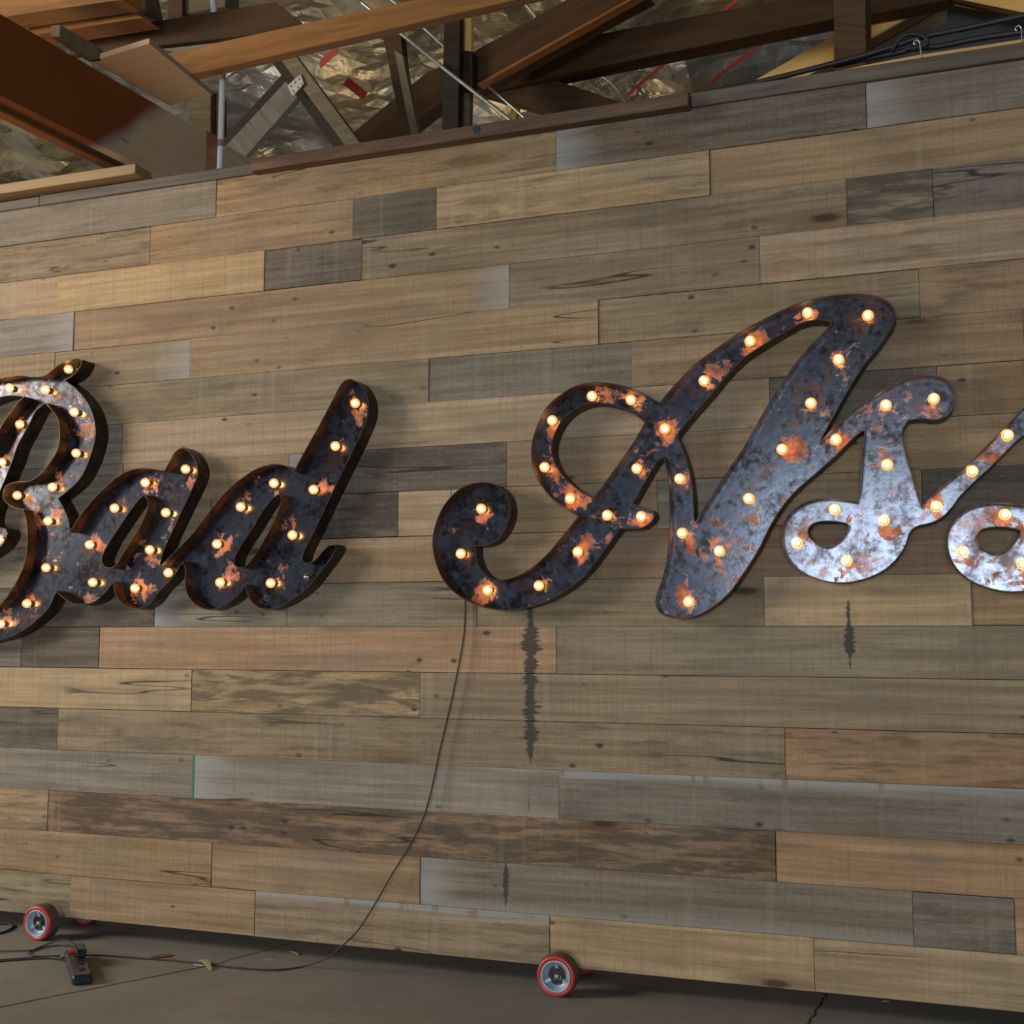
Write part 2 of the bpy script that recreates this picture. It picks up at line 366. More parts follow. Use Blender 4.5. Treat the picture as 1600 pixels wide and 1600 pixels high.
def rim_material():
    m = NT('rusted_side_band'); tc = m.n('ShaderNodeTexCoord').outputs['Object']
    a = m.noise(tc, 16, 5, .7, .5); b = m.noise(tc, 70, 3)
    m.col(m.mix(m.smooth(a, .45, .66), (.022, .013, .009), (.11, .042, .016)))
    m.set(Roughness=m.smooth(b, .3, .7, .34, .55), Metallic=.25); m.bump(b, .25, .001); return m.m
M_RIM = rim_material()
def emis(name, c, s):
    m = NT(name); m.col((.8, .6, .3)); m.set(Roughness=.3)
    m.b.inputs['Emission Color'].default_value = (*c, 1); m.b.inputs['Emission Strength'].default_value = s; return m.m
M_FIL = emis('glowing_filament', (1, .56, .20), 30.0)
def globe_material():
    m = NT('warm_bulb_glass'); t = m.n('ShaderNodeBsdfTransparent'); t.inputs[0].default_value = (1, .93, .80, 1)
    g = m.n('ShaderNodeBsdfGlossy'); g.inputs['Roughness'].default_value = .08; g.inputs[0].default_value = (.9, .9, .9, 1)
    e = m.n('ShaderNodeEmission'); e.inputs[0].default_value = (1, .42, .09, 1); e.inputs[1].default_value = .60
    x = m.n('ShaderNodeMixShader'); x.inputs[0].default_value = .07; m.t.links.new(t.outputs[0], x.inputs[1]); m.t.links.new(g.outputs[0], x.inputs[2])
    ad = m.n('ShaderNodeAddShader'); m.t.links.new(x.outputs[0], ad.inputs[0]); m.t.links.new(e.outputs[0], ad.inputs[1])
    m.t.links.new(ad.outputs[0], m.out.inputs[0]); m.m.cycles.emission_sampling = 'NONE'; return m.m
M_GLOBE = globe_material()
def clear_material():
    m = NT('clear_bulb_glass'); t = m.n('ShaderNodeBsdfTransparent')
    g = m.n('ShaderNodeBsdfGlossy'); g.inputs['Roughness'].default_value = .03
    x = m.n('ShaderNodeMixShader'); x.inputs[0].default_value = .25; m.t.links.new(t.outputs[0], x.inputs[1]); m.t.links.new(g.outputs[0], x.inputs[2])
    m.t.links.new(x.outputs[0], m.out.inputs[0]); return m.m
M_CLEAR = clear_material()
M_SOCKET = plain('dark_brass_socket', (.10, .06, .03), .4, .6)

# ------------------------------------------------------------------ setting
fl = bmobj('floor', box_bm(-9, 8, -13, 9, -.1, 0), M_FLOOR); tag(fl, kind='structure')
def floor_strip(p0, p1, wid, parent, jag=.003, n=24):
    a, b = atz(*p0, .0006), atz(*p1, .0006); d = (b-a); nn = Vector((-d.y, d.x, 0)).normalized(); bm = bmesh.new(); L = []; R = []
    for i in range(n+1):
        q = a + d*(i/n); j = random.uniform(-jag, jag); ww = wid*random.uniform(.6, 1.3)/2
        L.append(bm.verts.new(q+nn*(j+ww))); R.append(bm.verts.new(q+nn*(j-ww)))
    for i in range(n): bm.faces.new((L[i], L[i+1], R[i+1], R[i]))
    return bmobj('joint', bm, M_JOINT, parent)
for p0, p1, wd in (((-120, 1597), (330, 1508), .007), ((330, 1508), (452, 1474), .004), ((452, 1474), (560, 1443), .003), ((1296, 1546), (1262, 1600), .006), ((1262, 1600), (1225, 1660), .006)):
    floor_strip(p0, p1, wd, fl)
# foil lined roof underside, crumpled for real
def foil_sheet(name, x0, x1, y0, y1, z0, z1, nx, ny, amp):
    bm = bmesh.new(); g = []
    for j in range(ny+1):
        row = []
        for i in range(nx+1):
            x = x0+(x1-x0)*i/nx; y = y0+(y1-y0)*j/ny; z = z0+(z1-z0)*j/ny
            p = Vector((x*2.1, y*2.1, 0)); z += amp*(noise.noise(p)+.5*abs(noise.noise(p*2.6))+.14*abs(noise.noise(p*6.5)))
            row.append(bm.verts.new((x, y, z)))
        g.append(row)
    for j in range(ny):
        for i in range(nx): bm.faces.new((g[j][i], g[j][i+1], g[j+1][i+1], g[j+1][i]))
    return bmobj(name, bm, M_FOIL)
ceil = foil_sheet('ceiling', -9, 7, -.4, 6.2, 4.35, 3.15, 190, 90, .11); tag(ceil, kind='structure')
o = bmobj('ceiling_front', prism_bm([(-9, -13, 4.5), (8, -13, 4.5), (8, -.3, 4.5), (-9, -.3, 4.5)], (0, 0, .05)), T_DARK); o.name = 'ceiling'; tag(o, kind='structure')
o = bmobj('wall_back', box_bm(-9, 8, 6.1, 6.2, 0, 4.6), plain('dark_back_wall', (.035, .034, .036), .9)); tag(o, kind='structure')
# red taped seams on the foil
M_TAPE = plain('red_seam_tape', (.30, .02, .014), .6)
def on_foil(x, y):
    dd = ray(x, y); t = (4.20-(CAMPOS.y+.4)*.1818-CAMPOS.z)/(dd.z+.1818*dd.y); return CAMPOS+dd*t
for (p0, p1, wd) in (((980, 148), (1062, 78), .018), ((1105, 132), (1215, 48), .018), ((500, 100), (527, 76), .04), ((540, 126), (570, 150), .045), ((1125, 22), (1160, -8), .02)):
    a, b = on_foil(*p0), on_foil(*p1); n_ = (b-a).cross(BY).normalized()*wd/2
    o = bmobj('tape_strip', prism_bm([a-n_, b-n_, b+n_, a+n_], BY*.004), M_TAPE, ceil)

# ------------------------------------------------------------------ rolling plank wall
HX0, HX1 = -4.6, 1.5
wall = empty('rolling_wall', (-1.4, .05, 0))
tag(wall, 'rolling partition clad in reclaimed brown and grey wooden planks, carrying the lit signs', 'wall panel')
Pt = .1355
ZR = [18*Pt-.004] + [2.3033, 2.1690, 2.0340, 1.8972, 1.7630, 1.6285, 1.4920, 1.3565, 1.2190, 1.0800, .9465, .8110, .6755, .5405, .4050, .2725, .1365] + [0.0]
TN = dict(N=(128, 114, 88), T=(140, 119, 87), Y=(160, 140, 106), G=(112, 106, 92), D=(88, 80, 66), B=(126, 121, 108), P=(152, 134, 106), O=(152, 124, 90), R=(128, 104, 78), H=(124, 115, 92))
# rows from the top: [(left px, y px, tone, stain, extras)...]
RW = [
 [(-9, 0, 'G', .3, ''), (338.5, 300, 'T', .5, ''), (869, 230, 'D', .5, 'l'), (1353, 160, 'G', .35, 'l')],
 [(-9, 0, 'N', .6, ''), (234, 380, 'T', .35, ''), (551, 345, 'D', .35, ''), (682, 320, 'Y', .5, ''), (1109, 265, 'T', .1, '')],
 [(-9, 0, 'P', .1, ''), (89.5, 460, 'Y', .0, ''), (413, 420, 'D', .3, ''), (565, 405, 'N', .35, ''), (1323, 315, 'H', .9, ''), (1458, 300, 'G', .5, '')],
 [(-9, 0, 'B', .2, 'r'), (115, 520, 'T', .05, 'r'), (795.5, 445, 'N', .2, ''), (1187, 400, 'P', .35, '')],
 [(-9, 0, 'T', .1, ''), (85, 590, 'N', .1, 'r'), (297, 560, 'T', .1, ''), (935, 500, 'N', .4, ''), (1436.5, 455, 'T', .5, '')],
 [(-9, 0, 'N', .4, ''), (670, 585, 'G', .15, ''), (987, 560, 'T', .35, ''), (1600, 530, 'T', .2, '')],
 [(-9, 0, 'B', .4, ''), (191, 690, 'P', .1, ''), (1202, 610, 'D', .25, ''), (1464, 590, 'T', .1, '')],
 [(-9, 0, 'G', .2, ''), (192, 750, 'T', .3, ''), (452, 725, 'D', .55, 'l'), (792, 725, 'T', .0, ''), (1190, 690, 'T', .3, '')],
 [(-9, 0, 'N', .3, ''), (330, 800, 'N', .4, ''), (500, 800, 'D', .9, ''), (622.5, 800, 'Y', .0, ''), (705, 800, 'T', .25, 'l'), (1027.5, 790, 'B', .1, ''), (1150, 790, 'T', .2, ''), (1441, 770, 'D', .3, '')],
 [(-9, 0, 'G', .6, ''), (90, 890, 'N', .2, ''), (470, 870, 'T', .0, ''), (930, 870, 'R', .2, ''), (1100, 870, 'R', .1, '')],
 [(-9, 0, 'D', .7, ''), (242, 950, 'B', .5, 'l'), (449, 945, 'H', .2, ''), (745, 945, 'N', .1, ''), (1194, 935, 'Y', .1, ''), (1518, 935, 'T', .2, '')],
 [(-9, 0, 'G', .3, ''), (34, 1010, 'D', .5, ''), (155, 1010, 'O', .2, ''), (869, 1015, 'H', .25, '')],
 [(-9, 0, 'Y', .1, ''), (299.5, 1080, 'Y', .85, ''), (656, 1085, 'N', .1, ''), ],
 [(-9, 0, 'D', .5, ''), (90.5, 1140, 'N', .45, ''), (1227, 1180, 'O', .55, 'r')],
 [(-9, 0, 'B', .3, ''), (303.5, 1215, 'B', .2, 'lg'), (873.5, 1245, 'G', .35, 't')],
 [(-9, 0, 'T', .6, ''), (75, 1265, 'R', .9, ''), (1212, 1340, 'O', .05, 'q')],
 [(-9, 0, 'T', .25, ''), (331, 1345, 'T', .05, ''), (656, 1380, 'G', .15, 'lb'), (1427, 1440, 'G', .5, ''), (1586, 1450, 'O', .0, '')],
 [(-9, 0, 'H', .5, ''), (111, 1390, 'T', .0, ''), (398, 1440, 'N', .45, 't'), (859, 1470, 'Y', .1, ''), (1272, 1510, 'P', .15, '')],
]
for r, row in enumerate(RW):
    z1, z0 = ZR[r]+ZF, ZR[r+1]+ZF
    xs = [HX0 if a[0] < 0 else at(a[0], a[1]).x for a in row] + [HX1]
    # extend the cladding beyond the frame with further boards
    if True:
        first = row[0]; cut = -3.35-random.random()*.5
        row = [(-9, 0, random.choice('NTGB'), .2, '')] + list(row); xs = [HX0, cut] + xs[1:]
    for i, a in enumerate(row):
        x0, x1 = xs[i], xs[i+1]
        if x1-x0 < .01: continue
        gp = .0003+random.random()*.0006; py = random.uniform(-.0025, .002)
        cx, cz = (x0+x1)/2, (z0+z1)/2
        hx, hz = (x1-x0)/2-gp, (z1-z0)/2-.0002-random.random()**3*.0016
        bm = box_bm(-hx, hx, -.009, .009, -hz, hz, .0006)
        o = bmobj('plank', bm, MPLANK)
        o.location = Vector((cx, .009+py, cz)); adopt(o, wall)
        c = TN[a[2]]; j = random.uniform(-5, 5); c = lin(c[0]+j, c[1]+j, c[2]+j*.8+random.uniform(-3, 3))
        o['tint'] = [c[0]*1.47, c[1]*1.31, c[2]*1.22]; o['stain'] = float(a[3]); o['halflen'] = float(hx)
        e = a[4]; nxt = row[i+1][4] if i+1 < len(row) else ''
        o['bleach_left'] = .85 if 'l' in e else .0; o['bleach_right'] = .75 if 'r' in e else .0
        o['bleach_top'] = .9 if 't' in e else .0; o['bleach_bottom'] = .6 if 'b' in e else .0
        o['paint'] = 1.0 if 'g' in nxt else .0
        for k in ('bleach_left', 'bleach_right', 'bleach_top', 'bleach_bottom', 'paint'): o[k] = float(o[k])
ZT = 18*Pt+ZF
adopt(bmobj('backing_panel', box_bm(HX0+.005, HX1-.005, .0205, .032, ZF+.002, ZT-.006), M_BACK, origin=(0, 0, 0)), wall)
M_STUD = T_PINE
n = 0
x = HX0+.03
while x < HX1-.02:
    adopt(bmobj('stud', box_bm(-.019, .019, -.043, .043, -1.16, 1.16), M_STUD), wall).location = Vector((x, .0755, ZF+1.215))-wall.location; x += .4064
for z in (ZF+.021, ZT-.026):
    adopt(bmobj('sill_board', box_bm(HX0, HX1, .0325, .1185, z-.019, z+.019), M_STUD, origin=(0, 0, 0)), wall)
# cap boards along the top edge
zc = ZT-.008
def cap(x0, x1, front, m, zo=0.0, h=.038, slope=0.0):
    bm = box_bm(x0, x1, front, .125, zc+zo, zc+zo+h, .0025)
    for v in bm.verts: v.co.y += .0015*noise.noise(Vector((v.co.x*9, v.co.z*7, 0)))
    c = Vector(((x0+x1)/2, .05, zc+h/2)); return adopt(bmobj('cap_board', bm, m, origin=c), wall)
xa, xb = at(401, 262).x, at(1080, 160).x
cap(HX0, at(64, 320).x, -.010, T_RAILG, 0, .034); cap(at(64, 320).x+.002, xa, -.012, T_RAILG, 0, .036)
cap(xa+.002, xb, -.042, T_RAIL, -.004, .040)['label'] = 'reddish brown cap board standing proud of the planks'
cap(xb+.002, HX1, -.014, T_RAILB, .003, .042)
# knot hole in the proud cap board
a = at(744, 203, -.043)
adopt(bmobj('knot', lathe_bm([(0, -.0012), (.011, -.001), (.013, 0), (.014, .004)], (0, 0, 0), 14), M_HUBD), wall).location = a-wall.location

# casters: wheels in front of and behind the wall on one axle
def caster(px, py):
    c = at(px, py, -.085); cx = c.x; R = .0545; cz = R
    root_parts = []
    for (y0, lab) in ((-.086, True), (.132, False)):
        bm = lathe_bm([(.042, .003), (.046, .0), (R-.0035, .0), (R, .004), (R, .046), (R-.003, .050), (.046, .050), (.042, .047)], (0, 0, 0), 40)
        wl = bmobj('caster_wheel', bm, M_RED, smooth=True); wl.location = Vector((cx, y0, cz)); adopt(wl, wall)
        wl['label'] = 'red rimmed caster wheel'
        for p in wl.data.polygons: p.use_smooth = True
        bm = lathe_bm([(R+.0006, .0075), (R+.0012, .012), (R+.0012, .040), (R+.0006, .046)], (0, 0, 0), 40)
        t = bmobj('tread_band', bm, M_TREAD, smooth=True); t.parent = wl
        bm = lathe_bm([(.0425, .0005), (.0395, -.001), (.0375, .001), (.035, .012), (.0265, .0145), (.0245, .0185), (.010, .021), (0, .021)], (0, 0, 0), 36)
        h = bmobj('hub', bm, M_HUB, smooth=True); h.parent = wl
        bm = lathe_bm([(.0255, .0145), (.0255, .0172), (0, .0172)], (0, 0, 0), 28)
        rc_ = bmobj('axle_recess', bm, M_HUBD); rc_.parent = wl
        bm = bmesh.new()
        for k in range(3):
            an = math.radians(90+120*k); ca, sa = math.cos(an), math.sin(an)
            q = [Vector((ca*.020-sa*s, .010, sa*.020+ca*s)) for s in (-.005, .005)] + [Vector((ca*.0375-sa*s, .007, sa*.0375+ca*s)) for s in (.003, -.003)]
            prism_bm(q, (0, .012, 0), 0, bm)
        s = bmobj('hub_spokes', bm, M_HUB); s.parent = wl
        bm = tube_bm([(0, .006, 0), (0, .045, 0)], .0058, 14)
        ax = bmobj('axle_end', bm, M_STEEL, smooth=False); ax.parent = wl
        bm = lathe_bm([(.0145, .0125), (.0145, .0200)], (0, 0, 0), 24); lathe_bm([(.006, .019), (.0145, .019)], (0, 0, 0), 24, bm)
        wz = bmobj('washer', bm, M_HUBD); wz.parent = wl
        pts = [Vector(p) for p in ((-.006, .004, -.010), (-.003, .003, -.004), (.001, .002, .0005), (.009, .001, .003), (.014, .001, .002), (.0155, .001, -.002), (.012, .001, -.006), (.006, .002, -.002), (.002, .002, -.001), (-.002, .003, -.009))]
        cpn = bmobj('cotter_pin', tube_bm(catmull(pts, 4), .0009, 6), M_STEEL, smooth=True); cpn.parent = wl
    ax = bmobj('axle', tube_bm([(0, -.035, 0), (0, .130, 0)], .0032, 10), M_HUBD); ax.location = Vector((cx, 0, cz)); adopt(ax, wall)
    br = bmobj('axle_bracket', box_bm(-.035, .035, .036, .114, .0003, .0032), M_HUBD); br.location = Vector((cx, 0, ZF-.0035)); adopt(br, wall)
caster(57, 1438); caster(868, 1530)
# screw hooks on the cap board
for (px, py, tx, ty) in ((1441, 96, 1437, 66), (1598, 73, 1596, 44)):
    a = at(px, py, .03); b = at(tx, ty, .03)
    pts = [a-Vector((0, 0, .02)), a, a+(b-a)*.7, b, b+Vector((-.006, 0, .008)), b+Vector((-.015, 0, .003)), b+Vector((-.012, 0, -.006))]
    adopt(bmobj('screw_hook', tube_bm(catmull(pts, 4), .0022, 8), M_STEEL, smooth=True, origin=a), wall)

# ------------------------------------------------------------------ marquee words
def smooth_loop(P):
    n = len(P); out = []
    def turn(i):
        a, b, c = P[i-1], P[i], P[(i+1) % n]; u, v = (b-a), (c-b)
        if u.length < 1e-6 or v.length < 1e-6: return 0
        return abs(math.degrees(u.angle(v)))
    corner = [turn(i) > 48 for i in range(n)]
    for i in range(n):
        p1, p2 = P[i], P[(i+1) % n]; p0, p3 = P[i-1], P[(i+2) % n]; L = (p2-p1).length
        m1 = Vector((0, 0)) if False else ((p2-p0)*(L/max(1e-6, (p2-p1).length+(p1-p0).length)) if not corner[i] else (p2-p1))
        m2 = ((p3-p1)*(L/max(1e-6, (p3-p2).length+L)) if not corner[(i+1) % n] else (p2-p1))
        k = max(2, int(L/.008))
        for s in range(k):
            t = s/k; t2, t3 = t*t, t**3
            out.append(p1*(2*t3-3*t2+1)+m1*(t3-2*t2+t)+p2*(-2*t3+3*t2)+m2*(t3-t2))
    return out
def inside(p, loops):
    c = False
    for L in loops:
        n = len(L)
        for i in range(n):
            a, b = L[i], L[i-1]
            if (a.y > p.y) != (b.y > p.y) and p.x < (b.x-a.x)*(p.y-a.y)/(b.y-a.y)+a.x: c = not c
    return c
def area2(L): return sum(L[i-1].x*L[i].y-L[i].x*L[i-1].y for i in range(len(L)))
YF, YFACE, YB = -.066, -.022, -.0015
def offset(L, d):
    n = len(L); out = []
    for i in range(n):
        a, b, c = L[i-1], L[i], L[(i+1) % n]
        u, v = (b-a).normalized(), (c-b).normalized(); nn = Vector((-u.y, u.x))+Vector((-v.y, v.x))
        if nn.length < 1e-5: nn = Vector((-u.y, u.x))
        nn.normalize(); k = max(.55, nn.dot(Vector((-u.y, u.x)))); out.append(b+nn*(d/k))
    return out
def to_wall(pts, Y): return [Vector((p.x, p.z)) for p in (at(x, y, Y) for x, y in pts)]
SPROTO = {}
def bulb_parts(px_list, parent, unlit=()):
    for i, p in enumerate(px_list):
        if isinstance(p, tuple): w_ = at(p[0], p[1], -.044)
        else: w_ = p
        w_ = Vector((w_.x, 0, w_.z)); lit = i not in unlit
        if 'globe' not in SPROTO:
            pr = [(0, -.0597)]
            for k in range(1, 10):
                an = math.pi*k/13; pr.append((.0152*math.sin(an), -.0445-.0152*math.cos(an)))
            pr += [(.0085, -.0325), (.0072, -.0290)]
            me = bpy.data.meshes.new('bulb'); bm = lathe_bm(pr, (0, 0, 0), 16); bmesh.ops.recalc_face_normals(bm, faces=bm.faces); bm.to_mesh(me); bm.free()
            for q in me.polygons: q.use_smooth = True
            me2 = me.copy(); me.materials.append(M_GLOBE); me2.materials.append(M_CLEAR); SPROTO['globe'] = me; SPROTO['clear'] = me2
            bm = lathe_bm([(0, -.0530), (.0050, -.0515), (.0076, -.0475), (.0076, -.0430), (.0050, -.0385), (.002, -.0345), (.0015, -.0300)], (0, 0, 0), 10)
            me = bpy.data.meshes.new('filament'); bmesh.ops.recalc_face_normals(bm, faces=bm.faces); bm.to_mesh(me); bm.free(); me.materials.append(M_FIL); SPROTO['fil'] = me
            bm = lathe_bm([(.0062, -.0335), (.0082, -.0335), (.0086, -.0260), (.0110, -.0245), (.0110, YFACE)], (0, 0, 0), 16)
            me = bpy.data.meshes.new('socket'); bmesh.ops.recalc_face_normals(bm, faces=bm.faces); bm.to_mesh(me); bm.free(); me.materials.append(M_SOCKET); SPROTO['sock'] = me
        b = bpy.data.objects.new('bulb', SPROTO['globe' if lit else 'clear']); COL.objects.link(b); b.location = w_-parent.location; b.parent = parent
        if not lit: b['label'] = 'unlit clear bulb'
        s = bpy.data.objects.new('socket', SPROTO['sock']); COL.objects.link(s); s.parent = b
        if lit:
            s = bpy.data.objects.new('filament', SPROTO['fil']); COL.objects.link(s); s.parent = b
def word(root, outer, holes, bulbs, seed, unlit=()):
    loops = [smooth_loop(L) for L in [outer]+holes]
    for i, L in enumerate(loops):
        if (area2(L) > 0) != (i == 0): loops[i] = L[::-1]       # outer ccw, holes cw: material is on the left
    wpos = [at(p[0], p[1], -.044) if isinstance(p, tuple) else p for p in bulbs]
    rng = random.Random(seed)
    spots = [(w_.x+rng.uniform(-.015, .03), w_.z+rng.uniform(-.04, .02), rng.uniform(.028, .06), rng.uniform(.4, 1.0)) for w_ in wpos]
    # recessed face plate
    inner = [offset(L, .0022) for L in loops]
    pts = []; edges = []
    for L in inner:
        s = len(pts); pts += L; edges += [(s+i, s+(i+1) % len(L)) for i in range(len(L))]
    xs = [p.x for p in inner[0]]; zs = [p.y for p in inner[0]]; g = .014
    yy = min(zs)
    while yy < max(zs):
        xx = min(xs)
        while xx < max(xs):
            q = Vector((xx+rng.uniform(-.003, .003), yy+rng.uniform(-.003, .003)))
            if inside(q, inner): pts.append(q)
            xx += g
        yy += g
    V, E_, Fc, *_ = delaunay_2d_cdt(pts, edges, [], 0, 1e-6)
    bm = bmesh.new(); bv = [bm.verts.new((v.x-root.location.x, YFACE, v.y)) for v in V]
    for f in Fc:
        c = Vector((sum(V[i].x for i in f)/len(f), sum(V[i].y for i in f)/len(f)))
        if inside(c, inner):
            try: bm.faces.new([bv[i] for i in f])
            except ValueError: pass
    for v in [v for v in bm.verts if not v.link_faces]: bm.verts.remove(v)
    bm.normal_update()
    for f in bm.faces:
        if f.normal.y > 0: f.normal_flip()
    me = bpy.data.meshes.new('face_plate'); bm.to_mesh(me); bm.free()
    at_ = me.attributes.new('rust', 'FLOAT', 'POINT')
    for i, v in enumerate(me.vertices):
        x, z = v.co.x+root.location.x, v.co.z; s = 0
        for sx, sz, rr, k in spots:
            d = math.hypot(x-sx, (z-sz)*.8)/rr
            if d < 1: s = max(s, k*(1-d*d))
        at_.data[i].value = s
    link('face_plate', me, M_FACE, root)
    # side band: outer skin, inner skin, front lip
    bm = bmesh.new()
    for L, I in zip(loops, inner):
        n = len(L); rx = root.location.x
        A = [bm.verts.new((p.x-rx, YF, p.y)) for p in L]; B = [bm.verts.new((p.x-rx, YB, p.y)) for p in L]
        C = [bm.verts.new((p.x-rx, YF, p.y)) for p in I]; D = [bm.verts.new((p.x-rx, YFACE+.001, p.y)) for p in I]
        for i in range(n):
            j = (i+1) % n
            for q in ((A[i], A[j], B[j], B[i]), (A[i], C[i], C[j], A[j]), (C[i], D[i], D[j], C[j])):
                f = bm.faces.new(q); f.smooth = False
    bmobj('side_band', bm, M_RIM, root)
    bulb_parts(wpos, root, unlit)

# --- "Ass"
A_out = [(752.5,753),(722.5,761),(697.5,784),(682.5,812.5),(675.5,845),(679,873),(690,902.5),(710,926),(737.5,943),(772.5,952.5),(810,952),(845,943),(880,926),(910,902.5),(935,872.5),(955,845),(969,826),
 (982.5,826.5),(1002.5,825),(1017.5,816),(1023,806),(1020,797.5),(1007.5,793.5),(989,786.5),(1027,721),(1037,714.5),(1044,749),(1045.5,781),(1045.5,830),(1041.7,870.6),(1035,903),(1026,927.5),(1024.5,945),(1032,959),(1055,966.5),(1087,963),(1117,946),(1141,925),(1161,897.5),(1185,860),(1205,820),(1228,785),(1249,762.5),(1276,739),(1310,708.5),(1340,679),(1351,672),
 (1347.5,710),(1343.7,760),(1338.5,783)]
S_lobe = [(1320,780),(1295,777.5),(1262.5,782.5),(1237.5,797.5),(1222.5,820),(1221,847.5),(1230,872.5),(1250,892.5),(1280,906),(1307.5,911),(1340,908),(1375,895),(1400,875),(1415,852.5),(1422.5,831)]
S_up = [(1432.5,823),(1457.5,816.5),(1475,806.5),(1488,792.5),(1501,775),(1525,751),(1550,728),(1575,703),(1600,680)]
S_body_r = [(1440,789),(1433.7,772),(1425,740),(1416,710),(1411,682.5),(1412,667.5),(1420,656.5),(1440,654.5),(1465,656),(1482.5,647.5),(1491,630),(1490,607.5),(1477.5,591),(1455,584.5),(1425,587.5),(1395,600),(1365,617.5),(1340,632.5)]
A_tail = [(1312.5,657.5),(1292.5,677),(1281,690.5),(1300,655),(1325,610),(1350,570),(1370,545),(1388,520),(1398,500),(1398,482.5),(1388,470),(1370,462.5),(1345,459),(1312.5,460),(1275,466),(1237.5,477.5),(1200,495),(1162.5,515),(1125,540),(1087.5,567.5),(1057.5,597.5),(1030,629),
 (1010,617),(980,604),(947.5,598),(928,597),(901,602),(880,613.5),(855,635),(838,667.5),(830,700),(832.5,730),(845,757.5),(865,782),(887.5,797.5),(903,807),(880,836),(855,865),(830,887.5),(810,899),(795,904),(777.5,906),(764,902),(752,891),(745,876),(742.5,862),(743,853.5),(760,852),(777.5,842.5),(790,825),(796.5,805),(796,785),(787.5,767.5),(772.5,756.5)]
A_h1 = [(862,700),(867.5,677),(880,655),(900,638.5),(925,630),(950,631),(977.5,639),(995,650),(1007,660),(995,682),(975,712.5),(955,740),(935,767.5),(926,777),(913,771),(894,757),(876,738),(866,720)]
A_h2 = [(1298,502),(1275,500.5),(1250,506),(1225,520),(1195,538),(1162.5,560),(1135,587.5),(1112.5,615),(1087.5,643),(1062,674),(1058,682),(1066,700),(1075,727),(1079,745),(1083,775),(1085,812),(1087,815),(1097,796),(1118,764),(1142.5,727),(1167,690),(1195,640),(1228,588),(1258,548),(1280,526),(1294,511)]
S_h = [(1262.5,831),(1266,822),(1275,816.5),(1295,814.5),(1318,817),(1325.5,820.5),(1321,831),(1310,844.5),(1295,853.5),(1280,851),(1268,843)]
WA = lambda L: to_wall(L, YF)
def shift(L, d, k=1.0): return [Vector((p.x+d.x, p.y+d.y)) for p in L]
# second s: the same letter set further along
q1 = at(1245, 850, -.044); q2 = at(1504, 862, -.044); dS = Vector((q2.x-q1.x, q2.z-q1.z+.0))
q3 = at(1303, 797, -.044); q4 = at(1570, 804, -.044); dS = (dS+Vector((q4.x-q3.x, q4.z-q3.z)))/2
up1 = WA(S_up); apex = WA([(1340, 679), (1351, 672)]); bodyL = WA([(1347.5,710),(1343.7,760),(1338.5,783)])
sec = shift(apex[1:], dS)+shift(bodyL, dS)+shift(WA(S_lobe), dS)
tail = WA([(1432,825),(1452,828),(1470,822),(1484,808),(1494,790),(1500,775),(1490,770),(1470,785),(1452,792)])
sec_r = shift(WA(S_body_r[1:]), dS)
upper = WA([(1600,636),(1575,662.5),(1550,687.5),(1525,712.5),(1500,737.5),(1475,757.5),(1450,780)])
# join the second letter's thin upstroke: lower side of up1 to sec, sec_r back to upper
outer = WA(A_out)+WA(S_lobe)+[p for p in up1 if p.x < sec[0].x-.01]+sec+shift(tail, dS)+sec_r+[p for p in upper if p.x < sec_r[-1].x-.01]+WA(S_body_r)+WA(A_tail)
holes = [WA(A_h1), WA(A_h2), WA(S_h), shift(WA(S_h), dS)]
Ab = [(752,795),(720,865),(762,922),(842,915),(903,862),(949,805),(1002,807),(995,732),(1039,670),(986,625),(925,619),(863,657),(851,730),(891,779),(1100,595),(1172,533),(1262,489),(1356,493),(1310,562),(1267,630),(1222,702),(1170,779),(1124,861),(1076,940),(1062,748),(1066,833),(1306,687),(1384,633),(1459,623),(1386,726),(1381,813),(1304,796),(1245,848),(1323,876),(1463,791),(1519,736),(1574,680),(1570,804),(1504,862),(1598,881)]
sb = [(1384,633),(1459,623),(1386,726),(1381,813)]
Ab2 = [at(x, y, -.044) for x, y in Ab]+[at(x, y, -.044)+Vector((dS.x, 0, dS.y)) for x, y in sb]
rA = empty('marquee_sign', (-.6, 0, 0)); tag(rA, 'rusty steel marquee sign of script letters A s s with lit bulbs', 'sign', 'lit marquee signs on the plank wall')
rA.location.y = 0
word(rA, outer, holes, Ab2, 3)

